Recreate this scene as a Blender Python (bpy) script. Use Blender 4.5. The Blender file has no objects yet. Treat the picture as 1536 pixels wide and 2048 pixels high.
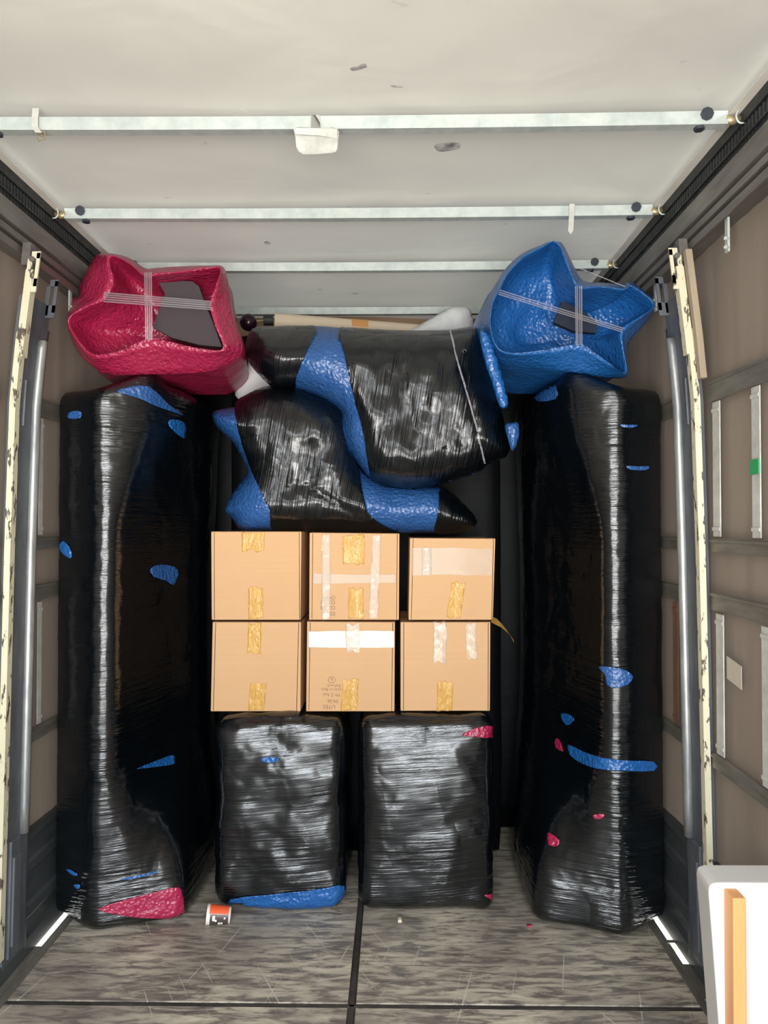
import bpy, bmesh, math, random
from mathutils import Vector, Matrix, noise
from mathutils.bvhtree import BVHTree
from mathutils.geometry import tessellate_polygon
random.seed(7)
S = bpy.context.scene
COL = S.collection

# ------------------------------------------------------------------ camera
F = 1479.0
CAM = Vector((0.15, 0.0, 1.64))
YAW, TILT = math.atan(22 / F), math.atan(26 / F)
camd = bpy.data.cameras.new('camera'); cam = bpy.data.objects.new('camera', camd); COL.objects.link(cam)
camd.sensor_fit = 'VERTICAL'; camd.sensor_height = 36.0; camd.lens = 36.0 * F / 2048.0
camd.clip_start = 0.02; camd.clip_end = 100
cam.location = CAM
cam.rotation_euler = (math.pi / 2 + TILT, 0, YAW)
S.camera = cam
ROT = cam.rotation_euler.to_matrix()

def ray(px, py):
    return ROT @ Vector(((px - 768) / F, (1024 - py) / F, -1.0))

def P(px, py, d):
    r = ray(px, py)
    return CAM + r * (d / r.y)

# ------------------------------------------------------------------ world: daylight at the open rear
W = bpy.data.worlds.new('daylight'); S.world = W; W.use_nodes = True
nt = W.node_tree; nt.nodes.clear()
wo = nt.nodes.new('ShaderNodeOutputWorld'); bg = nt.nodes.new('ShaderNodeBackground')
tc = nt.nodes.new('ShaderNodeTexCoord'); sx = nt.nodes.new('ShaderNodeSeparateXYZ'); cr = nt.nodes.new('ShaderNodeValToRGB')
mp = nt.nodes.new('ShaderNodeMapRange'); mp.inputs[1].default_value = -1; mp.inputs[2].default_value = 1
nt.links.new(tc.outputs['Generated'], sx.inputs[0]); nt.links.new(sx.outputs['Z'], mp.inputs[0]); nt.links.new(mp.outputs[0], cr.inputs[0])
e = cr.color_ramp.elements
e[0].position = 0.0; e[0].color = (0.50, 0.49, 0.46, 1)
e[1].position = 1.0; e[1].color = (0.75, 0.9, 1.15, 1)
for pos, c in ((0.275, (0.40, 0.40, 0.39, 1)), (0.305, (1.9, 1.88, 1.83, 1)), (0.385, (1.9, 1.88, 1.83, 1)), (0.43, (0.40, 0.40, 0.38, 1)), (0.53, (0.36, 0.38, 0.38, 1)), (0.57, (1.15, 1.2, 1.25, 1))):
    k = cr.color_ramp.elements.new(pos); k.color = c
nt.links.new(cr.outputs[0], bg.inputs[0]); bg.inputs[1].default_value = 3.6
nt.links.new(bg.outputs[0], wo.inputs[0])

sd = bpy.data.lights.new('sun', 'SUN'); sun = bpy.data.objects.new('sun', sd); COL.objects.link(sun)
sd.energy = 3.0; sd.angle = math.radians(1.0); sd.color = (1.0, 0.96, 0.9)
sun.rotation_euler = (math.radians(22), math.radians(-20), 0)

# the open rear doorway lets the world in: a portal only guides sampling
pd = bpy.data.lights.new('rear_doorway_portal', 'AREA'); po = bpy.data.objects.new('rear_doorway_portal', pd); COL.objects.link(po)
REAR = -0.9
pd.shape = 'RECTANGLE'; pd.size = 2.5; pd.size_y = 2.9; pd.cycles.is_portal = True
po.location = (0, REAR, 1.45); po.rotation_euler = (math.pi / 2, 0, 0)

S.view_settings.view_transform = 'Standard'; S.view_settings.look = 'None'
S.view_settings.gamma = 1; S.view_settings.use_curve_mapping = False
S.view_settings.exposure = 1.5

# ------------------------------------------------------------------ materials
def lin(c):
    def g(v):
        v /= 255.0
        return v / 12.92 if v <= 0.04045 else ((v + 0.055) / 1.055) ** 2.4
    return (g(c[0]), g(c[1]), g(c[2]), 1)

class Mat:
    def __init__(s, name, rough=0.6, metal=0.0, base=(128, 128, 128), spec=0.5):
        s.m = bpy.data.materials.new(name); s.m.use_nodes = True
        s.nt = s.m.node_tree; s.nt.nodes.clear()
        s.out = s.nt.nodes.new('ShaderNodeOutputMaterial'); s.b = s.nt.nodes.new('ShaderNodeBsdfPrincipled')
        s.nt.links.new(s.b.outputs[0], s.out.inputs[0])
        s.b.inputs['Base Color'].default_value = lin(base)
        s.b.inputs['Roughness'].default_value = rough; s.b.inputs['Metallic'].default_value = metal
        s.b.inputs['Specular IOR Level'].default_value = spec
        s.tc = s.nt.nodes.new('ShaderNodeTexCoord')
        s.bump = None
    def mapn(s, scale, rot=(0, 0, 0), src=None):
        m = s.nt.nodes.new('ShaderNodeMapping'); m.inputs['Scale'].default_value = scale
        r = s.nt.nodes.new('ShaderNodeMapping'); r.inputs['Rotation'].default_value = rot
        s.nt.links.new(src or s.tc.outputs['Object'], r.inputs[0]); s.nt.links.new(r.outputs[0], m.inputs[0])
        return m.outputs[0]
    def noise(s, vec, scale=1, detail=3, rough=0.5, dist=0.0):
        n = s.nt.nodes.new('ShaderNodeTexNoise'); n.inputs['Scale'].default_value = scale
        n.inputs['Detail'].default_value = detail; n.inputs['Roughness'].default_value = rough; n.inputs['Distortion'].default_value = dist
        s.nt.links.new(vec, n.inputs['Vector']); return n.outputs['Fac']
    def voro(s, vec, scale=1, feature='F1'):
        n = s.nt.nodes.new('ShaderNodeTexVoronoi'); n.feature = feature; n.inputs['Scale'].default_value = scale
        s.nt.links.new(vec, n.inputs['Vector']); return n.outputs['Distance']
    def ramp(s, fac, stops):
        r = s.nt.nodes.new('ShaderNodeValToRGB'); el = r.color_ramp.elements
        el[0].position = stops[0][0]; el[0].color = stops[0][1]
        el[1].position = stops[-1][0]; el[1].color = stops[-1][1]
        for p, c in stops[1:-1]:
            k = el.new(p); k.color = c
        s.nt.links.new(fac, r.inputs[0]); return r.outputs[0]
    def math(s, op, a, b):
        n = s.nt.nodes.new('ShaderNodeMath'); n.operation = op
        for i, v in enumerate((a, b)):
            if isinstance(v, (int, float)): n.inputs[i].default_value = v
            else: s.nt.links.new(v, n.inputs[i])
        return n.outputs[0]
    def mix(s, fac, a, b, mode='MIX'):
        n = s.nt.nodes.new('ShaderNodeMixRGB'); n.blend_type = mode
        for i, v in enumerate((fac, a, b)):
            if isinstance(v, (int, float)): n.inputs[i].default_value = v
            elif isinstance(v, tuple): n.inputs[i].default_value = v
            else: s.nt.links.new(v, n.inputs[i])
        return n.outputs[0]
    def color(s, sock): s.nt.links.new(sock, s.b.inputs['Base Color'])
    def rough(s, sock): s.nt.links.new(sock, s.b.inputs['Roughness'])
    def addbump(s, h, strength=0.3, dist=0.01):
        b = s.nt.nodes.new('ShaderNodeBump'); b.inputs['Strength'].default_value = strength; b.inputs['Distance'].default_value = dist
        s.nt.links.new(h, b.inputs['Height'])
        if s.bump: s.nt.links.new(s.bump, b.inputs['Normal'])
        s.bump = b.outputs[0]; s.nt.links.new(s.bump, s.b.inputs['Normal'])
    def see(s, alpha):
        s.b.inputs['Alpha'].default_value = alpha

G = lambda v: (v, v, v, 1)

def film(name, rot=(0, 0, 0), axis='z', dens=75, strength=0.55, rough=0.11, along=3.0, tint=(7, 11, 14), fine=1.0, spec=0.9):
    """stretch film: long fine pull lines, some areas taut, some puckered"""
    m = Mat(name, rough, 0, tint, spec)
    g = m.mapn((1, 1, 1))
    mask = m.ramp(m.noise(g, 5.5, 2, 0.5, 0.4), [(0.38, G(0.25)), (0.60, G(1))])
    def lines(k, a, extra, rough_):
        sc = {'z': (a, a, dens * k), 'x': (dens * k, a * 2.5, a)}[axis]
        return m.noise(m.mapn(sc, (rot[0] + extra, rot[1] + extra * 1.6, rot[2])), 1, 3, rough_, 0.25)
    n1 = m.math('MULTIPLY', lines(1.0, along, 0, 0.6), mask)
    m.addbump(n1, strength, 0.011)
    m.addbump(lines(2.6, along * 1.3, 0.07, 0.6), 0.32 * fine, 0.0035)
    m.addbump(m.noise(g, 7, 2), 0.25 * fine, 0.02)
    return m.m

def blanket(name, base, dark):
    m = Mat(name, 0.28, 0, base, 0.7)
    v = m.mapn((1, 1, 1))
    m.color(m.mix(m.noise(v, 9, 3), lin(base), lin(dark)))
    m.addbump(m.noise(v, 12, 3, 0.6, 0.6), 0.5, 0.02)
    m.addbump(m.voro(v, 62), 0.6, 0.007)
    m.addbump(m.noise(v, 70, 2, 0.5, 1.2), 0.5, 0.005)
    return m.m

M = {}
M['film_h'] = film('black_stretch_film', axis='z', dens=62, strength=0.8, along=3)
M['film_pack'] = film('black_stretch_film_tight', rot=(0, 0.06, 0), axis='z', dens=64, strength=0.75, along=1.3)
M['film_v'] = film('black_stretch_film_upright', rot=(0, -0.16, 0), axis='x', dens=105, strength=0.85, along=1.0, rough=0.17, fine=.6)
M['film_v2'] = film('black_stretch_film_leaning', rot=(0, -0.22, 0), axis='x', dens=105, strength=0.85, along=1.4, rough=0.17, fine=.6)
M['film_dark'] = film('dark_stretch_film', dens=30, strength=0.12, rough=0.45, fine=.3, tint=(7, 8, 11)); M['film_dark'].node_tree.nodes['Principled BSDF'].inputs['Specular IOR Level'].default_value = 0.12
M['blue'] = blanket('blue_moving_blanket', (46, 92, 150), (34, 74, 130))
M['blue2'] = blanket('bright_blue_blanket', (34, 98, 164), (22, 78, 140))
M['magenta'] = blanket('magenta_moving_blanket', (172, 38, 78), (146, 26, 60))

m = Mat('cardboard', 0.78, 0, (196, 146, 98), 0.25); v = m.mapn((1, 1, 1))
c = m.mix(m.noise(v, 3, 4), lin((208, 169, 128)), lin((199, 158, 116)))
c = m.mix(m.math('MULTIPLY', m.noise(m.mapn((2, 2, 160)), 1, 2), 0.25), c, lin((188, 142, 98)))
m.color(c); m.addbump(m.noise(m.mapn((3, 3, 140)), 1, 1), 0.12, 0.002); m.addbump(m.noise(v, 5, 2), 0.15, 0.02)
M['card'] = m.m
m = Mat('cardboard_seam', 0.85, 0, (92, 62, 38), 0.2); M['seam'] = m.m
m = Mat('amber_tape', 0.12, 0, (214, 160, 70), 0.7); v = m.mapn((26, 26, 9))
n = m.noise(v, 1, 4, 0.6, 1.2); m.addbump(n, 0.9, 0.012); m.color(m.mix(n, lin((240, 192, 100)), lin((218, 164, 74)))); m.see(0.62)
M['amber'] = m.m
m = Mat('clear_tape', 0.10, 0, (232, 216, 196), 0.9); v = m.mapn((40, 40, 10))
m.addbump(m.noise(v, 1, 3, 0.6, 0.8), 0.55, 0.006); m.see(0.32)
M['clear'] = m.m
m = Mat('clear_tape_flat', 0.07, 0, (236, 226, 210), 1.0); v = m.mapn((5, 5, 20))
m.addbump(m.noise(v, 1, 3, 0.6, 0.8), 0.25, 0.006); m.see(0.22)
M['clearflat'] = m.m
m = Mat('clear_tape_painted_glare', 0.07, 0, (246, 240, 228), 1.0); m.addbump(m.noise(m.mapn((5, 5, 20)), 1, 3, 0.6, 0.8), 0.25, 0.006); m.see(0.6)  # flat clear tape again, its reflected glare put into a whiter, more opaque colour
M['painted_glare'] = m.m
m = Mat('faint_stain', 0.8, 0, (92, 82, 88), 0.1); v = m.mapn((1, 1, 1)); al = m.ramp(m.noise(v, 30, 3), [(0.35, G(0.15)), (0.7, G(0.7))]); m.nt.links.new(al, m.b.inputs['Alpha']); M['stain'] = m.m
m = Mat('clear_wrap_strand', 0.12, 0, (205, 200, 205), 0.9); v = m.mapn((20, 20, 160))
n = m.noise(v, 1, 2); m.addbump(n, 0.6, 0.004); m.see(0.45)
M['strand'] = m.m
m = Mat('marker_ink', 0.7, 0, (112, 88, 70), 0.2); M['ink'] = m.m

# tarpaulin: lets some daylight through
def tarp(name, a, b, trans, stain=True, folds=(1.2, 1.2, 1.2)):
    m = Mat(name, 0.62, 0, a, 0.3); v = m.mapn((1, 1, 1))
    c = m.mix(m.noise(v, 1.3, 4, 0.6), lin(a), lin(b))
    if stain:
        s1 = m.ramp(m.noise(m.mapn((9, 14, 9)), 1, 2, 0.5), [(0.0, G(0)), (0.73, G(0)), (0.80, G(0.5)), (1, G(0.5))])
        c = m.mix(s1, c, lin((120, 112, 112)))
        s2 = m.ramp(m.noise(m.mapn((60, 6, 60), (0, 0, 0.7)), 1, 1, 0.5), [(0.0, G(0)), (0.80, G(0)), (0.84, G(0.35)), (1, G(0.35))])
        c = m.mix(s2, c, lin((235, 228, 214)))
    m.color(c); m.addbump(m.noise(m.mapn(folds), 2, 3, 0.5, 0.5), 0.22, 0.05)
    m.addbump(m.noise(v, 260, 1), 0.10, 0.001)
    t = m.nt.nodes.new('ShaderNodeBsdfTranslucent'); m.nt.links.new(c, t.inputs[0])
    mx = m.nt.nodes.new('ShaderNodeMixShader'); mx.inputs[0].default_value = trans
    m.nt.links.new(m.b.outputs[0], mx.inputs[1]); m.nt.links.new(t.outputs[0], mx.inputs[2]); m.nt.links.new(mx.outputs[0], m.out.inputs[0])
    return m.m
M['roof'] = tarp('roof_tarpaulin', (204, 201, 188), (192, 186, 175), 0.022)
M['curtain'] = tarp('side_curtain', (138, 125, 112), (126, 113, 100), 0.015, folds=(1, 1.6, .4))
M['hem'] = tarp('roof_tarpaulin_hem', (226, 221, 209), (214, 208, 196), 0.022)

def metal(name, a, b, rough=0.45, metal_=0.6, sc=9, streak=(1, 1, 1)):
    m = Mat(name, rough, metal_, a, 0.5); v = m.mapn(streak)
    n = m.noise(v, sc, 5, 0.65)
    m.color(m.mix(m.ramp(n, [(0.35, G(0)), (0.65, G(1))]), lin(a), lin(b)))
    m.rough(m.math('ADD', m.math('MULTIPLY', n, 0.3), rough - 0.15)); m.addbump(n, 0.15, 0.004)
    return m.m
M['galv'] = metal('galvanised_steel', (200, 206, 200), (176, 184, 180), 0.5, 0.3, 14)
M['beam'] = metal('grimy_aluminium_beam', (134, 130, 124), (108, 104, 100), 0.42, 0.6, 5, (3, .5, 3))
M['steel'] = metal('grey_painted_steel', (98, 102, 106), (74, 78, 84), 0.5, 0.2, 6, (2, 2, .6))
M['pipe'] = metal('scuffed_aluminium_bar', (172, 174, 170), (132, 134, 134), 0.38, 0.55, 7, (3, 3, .8))
M['slat'] = metal('dull_aluminium_slat', (134, 130, 120), (108, 103, 94), 0.5, 0.4, 8, (3, .6, 3))
M['board'] = metal('dark_side_board', (80, 84, 86), (62, 66, 66), 0.35, 0.4, 4, (3, .6, 3))
M['web'] = metal('grey_webbing', (196, 196, 188), (168, 166, 158), 0.7, 0.0, 12)
M['dark'] = metal('black_rubber_seal', (46, 48, 48), (30, 32, 32), 0.55, 0.0, 20)
M['bolt'] = metal('black_bolt', (56, 62, 70), (40, 44, 52), 0.45, 0.2, 20)
M['brass'] = metal('yellow_zinc', (196, 180, 140), (160, 140, 100), 0.35, 0.6, 14)
M['rusty'] = metal('rusty_strip', (132, 92, 66), (96, 78, 66), 0.7, 0.1, 8, (1, 1, .4))
m = Mat('peeling_cream_paint', 0.5, 0, (232, 226, 200)); v = m.mapn((3, 3, 1))
m.color(m.mix(m.ramp(m.noise(v, 14, 4, 0.65), [(0, G(0)), (0.56, G(0)), (0.60, G(1)), (1, G(1))]), lin((206, 200, 172)), lin((84, 74, 62)))); M['cream'] = m.m
m = Mat('plywood_bulkhead', 0.6, 0, (178, 146, 112)); v = m.mapn((1, 1, 6)); m.color(m.mix(m.noise(v, 3, 4), lin((184, 152, 118)), lin((160, 128, 96)))); M['ply'] = m.m

m = Mat('worn_antislip_floor', 0.5, 0, (110, 104, 92), 0.5); v = m.mapn((1.3, 6.0, 1))
n = m.noise(v, 5.5, 8, 0.68, 0.5)
c = m.ramp(n, [(0.34, lin((92, 86, 80))), (0.45, lin((130, 123, 111))), (0.52, lin((178, 169, 150))), (0.66, lin((210, 200, 178)))])
big = m.noise(m.mapn((1, 1, 1)), 2.2, 3)
c = m.mix(m.ramp(big, [(0.42, G(0)), (0.62, G(0.55))]), c, lin((112, 105, 97)))
for i, (rz, sca) in enumerate(((0.25, 70), (-0.5, 85), (1.3, 60))):
    s = m.ramp(m.noise(m.mapn((sca, 1.6, 1), (0, 0, rz)), 1, 2, 0.4), [(0.0, G(0)), (0.705, G(0)), (0.725, G(0.55)), (1, G(0.55))])
    c = m.mix(s, c, lin((206, 198, 182)))
m.color(c); m.rough(m.math('ADD', m.math('MULTIPLY', n, 0.4), 0.25)); m.addbump(n, 0.25, 0.004)
M['floor'] = m.m
m = metal('floor_joint_steel', (84, 80, 74), (60, 56, 52), 0.5, 0.4, 10); M['joint'] = m

m = Mat('paper_cup_orange', 0.4, 0, (228, 92, 52)); M['cuporange'] = m.m
m = Mat('paper_cup_brown', 0.4, 0, (74, 62, 60)); M['cupbrown'] = m.m
m = Mat('paper_cup_white', 0.45, 0, (238, 232, 224)); M['cupwhite'] = m.m
m = Mat('white_cloth', 0.8, 0, (214, 214, 214)); v = m.mapn((1, 1, 1)); m.addbump(m.noise(v, 16, 3), 0.5, 0.02); M['cloth'] = m.m
m = Mat('cream_roll', 0.7, 0, (212, 194, 168)); M['cream_roll'] = m.m
m = Mat('orange_parcel_tape', 0.3, 0, (208, 150, 90)); M['otape'] = m.m
m = Mat('dark_purple_gloss', 0.15, 0, (40, 14, 30)); M['purple'] = m.m
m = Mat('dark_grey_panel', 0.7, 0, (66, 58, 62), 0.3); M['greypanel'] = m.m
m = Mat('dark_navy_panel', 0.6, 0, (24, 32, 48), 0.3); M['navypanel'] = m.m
m = Mat('white_lacquer', 0.35, 0, (240, 238, 232)); v = m.mapn((1, 1, 1)); m.addbump(m.noise(v, 2, 2), 0.1, 0.02); m.b.inputs['Base Color'].default_value = lin((214, 212, 206)); M['white'] = m.m
m = Mat('orange_wood', 0.45, 0, (228, 164, 104)); v = m.mapn((20, 20, 2)); m.color(m.mix(m.noise(v, 2, 3), lin((232, 170, 108)), lin((220, 150, 90)))); M['orangewood'] = m.m
m = Mat('beige_padding', 0.8, 0, (176, 160, 136)); v = m.mapn((6, 6, 1)); m.color(m.mix(m.noise(v, 4, 3), lin((168, 152, 128)), lin((136, 122, 104)))); M['padding'] = m.m
m = Mat('green_tape', 0.5, 0, (50, 150, 90)); M['green'] = m.m
m = Mat('faded_paper', 0.7, 0, (190, 180, 164)); M['paper'] = m.m

# ------------------------------------------------------------------ helpers
def tag(o, label=None, cat=None, group=None, kind=None):
    if label: o['label'] = label
    if cat: o['category'] = cat
    if group: o['group'] = group
    if kind: o['kind'] = kind
    return o

def empty(name, loc, label, cat, group=None):
    o = bpy.data.objects.new(name, None); COL.objects.link(o); o.location = loc; o.empty_display_size = 0.1
    bpy.context.view_layer.update() if False else None
    return tag(o, label, cat, group)

def wloc(o):
    p = Vector((0, 0, 0))
    while o is not None:
        p += o.location; o = o.parent
    return p

def obj(name, bm, mat, parent=None, smooth=False, origin=None):
    """links a bmesh given in world coordinates; origin at parent's base, or own base"""
    bmesh.ops.recalc_face_normals(bm, faces=bm.faces[:])
    me = bpy.data.meshes.new(name)
    if parent is not None:
        base = wloc(parent); loc = Vector((0, 0, 0))
    else:
        if origin is None:
            xs = [v.co.x for v in bm.verts]; ys = [v.co.y for v in bm.verts]; zs = [v.co.z for v in bm.verts]
            origin = Vector(((min(xs) + max(xs)) / 2, (min(ys) + max(ys)) / 2, min(zs)))
        base = Vector(origin); loc = base
    bmesh.ops.translate(bm, verts=bm.verts[:], vec=-base)
    bm.to_mesh(me); bm.free()
    if smooth:
        for p in me.polygons: p.use_smooth = True
    me.materials.append(mat)
    o = bpy.data.objects.new(name, me); COL.objects.link(o)
    if parent is not None: o.parent = parent
    o.location = loc
    return o

def box(bm, x0, x1, y0, y1, z0, z1, bev=0.0, warp=None, seg=None):
    b = bmesh.new()
    r = bmesh.ops.create_cube(b, size=1)
    for v in b.verts:
        v.co = Vector(((x0 + x1) / 2 + v.co.x * (x1 - x0), (y0 + y1) / 2 + v.co.y * (y1 - y0), (z0 + z1) / 2 + v.co.z * (z1 - z0)))
    if bev: bmesh.ops.bevel(b, geom=b.edges[:], offset=bev, segments=2, affect='EDGES', profile=0.5)
    if seg:
        for zz in seg:
            if z0 < zz < z1:
                bmesh.ops.bisect_plane(b, geom=b.verts[:] + b.edges[:] + b.faces[:], plane_co=(0, 0, zz), plane_no=(0, 0, 1))
    if warp:
        for v in b.verts: v.co = warp(v.co)
    merge(bm, b)
    return bm

def merge(bm, b):
    mp_ = {}
    for v in b.verts: mp_[v] = bm.verts.new(v.co)
    for f in b.faces:
        try: bm.faces.new([mp_[v] for v in f.verts])
        except ValueError: pass
    b.free()

def cyl(bm, a, b_, r, n=16, r2=None, caps=True):
    a = Vector(a); b_ = Vector(b_); d = (b_ - a).normalized(); r2 = r if r2 is None else r2
    u = d.orthogonal().normalized(); w = d.cross(u)
    A = [bm.verts.new(a + (u * math.cos(t) + w * math.sin(t)) * r) for t in [2 * math.pi * i / n for i in range(n)]]
    B = [bm.verts.new(b_ + (u * math.cos(t) + w * math.sin(t)) * r2) for t in [2 * math.pi * i / n for i in range(n)]]
    for i in range(n): bm.faces.new((A[i], A[(i + 1) % n], B[(i + 1) % n], B[i]))
    if caps: bm.faces.new(A[::-1]); bm.faces.new(B)
    return bm

def tube(bm, pts, r, n=8):
    prev = None
    for i, p in enumerate(pts):
        d = (Vector(pts[min(i + 1, len(pts) - 1)]) - Vector(pts[max(i - 1, 0)])).normalized()
        u = d.cross(Vector((0.13, 1, 0.05))).normalized(); w = d.cross(u)
        rr = r[i] if isinstance(r, (list, tuple)) else r
        R = [bm.verts.new(Vector(p) + (u * math.cos(2 * math.pi * k / n) + w * math.sin(2 * math.pi * k / n)) * rr) for k in range(n)]
        if prev:
            for k in range(n): bm.faces.new((prev[k], prev[(k + 1) % n], R[(k + 1) % n], R[k]))
        else: bm.faces.new(R[::-1])
        prev = R
    bm.faces.new(prev)
    return bm

def puffy(x0, x1, y0, y1, z0, z1, r=0.05, n=22, bulge=0.0, amp=0.006, seed=0.0, rot=0.0):
    """soft-cornered block, its surface pushed about a little"""
    bm = bmesh.new(); bmesh.ops.create_cube(bm, size=1)
    bmesh.ops.subdivide_edges(bm, edges=bm.edges[:], cuts=n, use_grid_fill=True)
    c = Vector(((x0 + x1) / 2, (y0 + y1) / 2, (z0 + z1) / 2)); h = Vector(((x1 - x0) / 2, (y1 - y0) / 2, (z1 - z0) / 2))
    for v in bm.verts:
        p = Vector((v.co.x * 2, v.co.y * 2, v.co.z * 2))
        q = Vector([p[i] * h[i] for i in range(3)])
        inn = Vector([max(-(h[i] - r), min(h[i] - r, q[i])) for i in range(3)])
        dlt = q - inn
        if dlt.length > 1e-9: q = inn + dlt.normalized() * r
        nn = dlt.normalized() if dlt.length > 1e-9 else Vector((0, 0, 0))
        bl = bulge * (1 - abs(p.x) ** 2.5) * (1 - abs(p.z) ** 2.5)
        q += nn * bl * (1 if abs(nn.y) > .5 else 0)
        w = noise.noise(Vector((q.x * 5 + seed, q.y * 5, q.z * 9))) * amp + noise.noise(Vector((q.x * 14 + seed, q.y * 14, q.z * 40))) * amp * 0.35
        q += nn * w
        if q.z < -h.z: q.z = -h.z
        if rot: q = Matrix.Rotation(rot, 3, 'Z') @ q
        v.co = c + q
    return bm

def catmull(pts, k=4, closed=True):
    out = []; n = len(pts)
    rng = n if closed else n - 1
    for i in range(rng):
        if closed: p0, p1, p2, p3 = pts[(i - 1) % n], pts[i], pts[(i + 1) % n], pts[(i + 2) % n]
        else: p0, p1, p2, p3 = pts[max(i - 1, 0)], pts[i], pts[i + 1], pts[min(i + 2, n - 1)]
        for j in range(k):
            t = j / k
            out.append(tuple(0.5 * ((2 * b) + (-a + c_) * t + (2 * a - 5 * b + 4 * c_ - d) * t * t + (-a + 3 * b - 3 * c_ + d) * t ** 3)
                             for a, b, c_, d in zip(p0, p1, p2, p3)))
    if not closed: out.append(tuple(pts[-1]))
    return out

def sheet2d(poly, step):
    """2D outline -> bmesh cut into small cells, clean border"""
    bm = bmesh.new()
    vs = [bm.verts.new((x, y, 0)) for x, y in poly]
    for t in tessellate_polygon([[Vector((x, y, 0)) for x, y in poly]]):
        try: bm.faces.new([vs[i] for i in t])
        except ValueError: pass
    xs = [p[0] for p in poly]; ys = [p[1] for p in poly]
    x = min(xs) + step
    while x < max(xs):
        bmesh.ops.bisect_plane(bm, geom=bm.verts[:] + bm.edges[:] + bm.faces[:], plane_co=(x, 0, 0), plane_no=(1, 0, 0)); x += step
    y = min(ys) + step
    while y < max(ys):
        bmesh.ops.bisect_plane(bm, geom=bm.verts[:] + bm.edges[:] + bm.faces[:], plane_co=(0, y, 0), plane_no=(0, 1, 0)); y += step
    bmesh.ops.remove_doubles(bm, verts=bm.verts[:], dist=0.01)
    return bm

def bvh_of(*objs):
    vs, fs = [], []
    for o in objs:
        b = len(vs); w = wloc(o)
        vs += [v.co + w for v in o.data.vertices]
        fs += [[b + i for i in p.vertices] for p in o.data.polygons]
    return BVHTree.FromPolygons(vs, fs)

def conform(name, poly, tree, mat, parent, off=0.004, step=7, k=1, crumple=0.0, label=None, dflt=3.2, thick=0.0015, seed=0, snap=None):
    """a thin sheet lying on an already built surface"""
    if k > 1: poly = catmull(poly, k)
    bm = sheet2d([(p[0], p[1]) for p in poly], step)
    last = dflt; miss = []
    for v in bm.verts:
        px, py = v.co.x, v.co.y
        r = ray(px, py).normalized()
        hit = tree.ray_cast(CAM, r)
        if hit[0] is not None and hit[0].y < dflt + 0.75:
            n = hit[1]
            if n.dot(r) > 0: n = -n
            p = hit[0] + n * off; last = p.y
        elif snap:
            h = tree.find_nearest(P(px, py, snap)); n = h[1] if h[1].dot(r) < 0 else -h[1]; p = h[0] + n * off
        else:
            miss.append(v); continue
        if crumple: p = p + n * abs(noise.noise(Vector((px * .13 + seed, py * .06, seed)))) * crumple
        v.co = p
    if miss: bmesh.ops.delete(bm, geom=miss, context='VERTS')
    if thick:
        r_ = bmesh.ops.extrude_face_region(bm, geom=bm.faces[:], use_keep_orig=True)
        for v in r_['geom']:
            if isinstance(v, bmesh.types.BMVert): v.co += (v.co - CAM).normalized() * thick
    o = obj(name, bm, mat, parent, smooth=not thick)
    if thick:
        for p in o.data.polygons: p.use_smooth = True
    if label: o['label'] = label
    return o

def pillow(outline, dmid, H, R=70, Hb=None, k=3, step=11, amp=0.014, seed=0.0, creases=(), flat=0.0):
    """soft bundle: outline at its middle plane, swelling towards and away from the rear doors"""
    Hb = H if Hb is None else Hb
    o2 = catmull(outline, k)
    segs = [(Vector(o2[i]), Vector(o2[(i + 1) % len(o2)])) for i in range(len(o2))]
    def dist(p):
        b = 1e9
        for a, c in segs:
            d = c - a; t = max(0, min(1, (p - a).dot(d) / max(d.length_squared, 1e-9))); b = min(b, (p - a - d * t).length)
        return b
    bm = sheet2d(o2, step)
    bmesh.ops.triangulate(bm, faces=bm.faces[:])
    data = {}
    for v in bm.verts:
        q = Vector((v.co.x, v.co.y)); t = min(dist(q) / R, 1.0)
        h = math.sqrt(max(0, 1 - (1 - t) ** 2.2))
        nz = noise.noise(Vector((q.x * .012 + seed, q.y * .012, seed))) * amp * 2 + noise.noise(Vector((q.x * .05 + seed, q.y * .02, 3))) * amp
        for (ax, ay, bx, by, w, dep) in creases:
            a = Vector((ax, ay)); d = Vector((bx, by)) - a; tt = max(0, min(1, (q - a).dot(d) / d.length_squared))
            nz += dep * math.exp(-((q - a - d * tt).length / w) ** 2)
        data[v] = (q, h, nz)
    back = bmesh.new(); bv = {}
    for v in bm.verts:
        q, h, nz = data[v]
        bv[v] = back.verts.new(P(q.x, q.y, dmid) + Vector((0, Hb * h, 0)))
    for f in bm.faces: back.faces.new([bv[v] for v in f.verts][::-1])
    for v in bm.verts:
        q, h, nz = data[v]
        v.co = P(q.x, q.y, dmid - H * h + nz * min(1, h * 1.3))
    merge(bm, back)
    bmesh.ops.remove_doubles(bm, verts=bm.verts[:], dist=0.0004)
    return bm

def loft(rings, cap0=False, cap1=False):
    bm = bmesh.new(); L = []
    for r in rings: L.append([bm.verts.new(p) for p in r])
    n = len(rings[0])
    for a, b in zip(L, L[1:]):
        for i in range(n): bm.faces.new((a[i], a[(i + 1) % n], b[(i + 1) % n], b[i]))
    for flag, ring in ((cap0, L[0]), (cap1, L[-1])):
        if flag:
            c = Vector((0, 0, 0))
            for v in ring: c += v.co
            cv = bm.verts.new(c / n)
            for i in range(n): bm.faces.new((ring[i], ring[(i + 1) % n], cv))
    return bm

# ================================================================== THE TRAILER
FRONT = 4.5; XW = 1.275; ZC = 2.91

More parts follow.
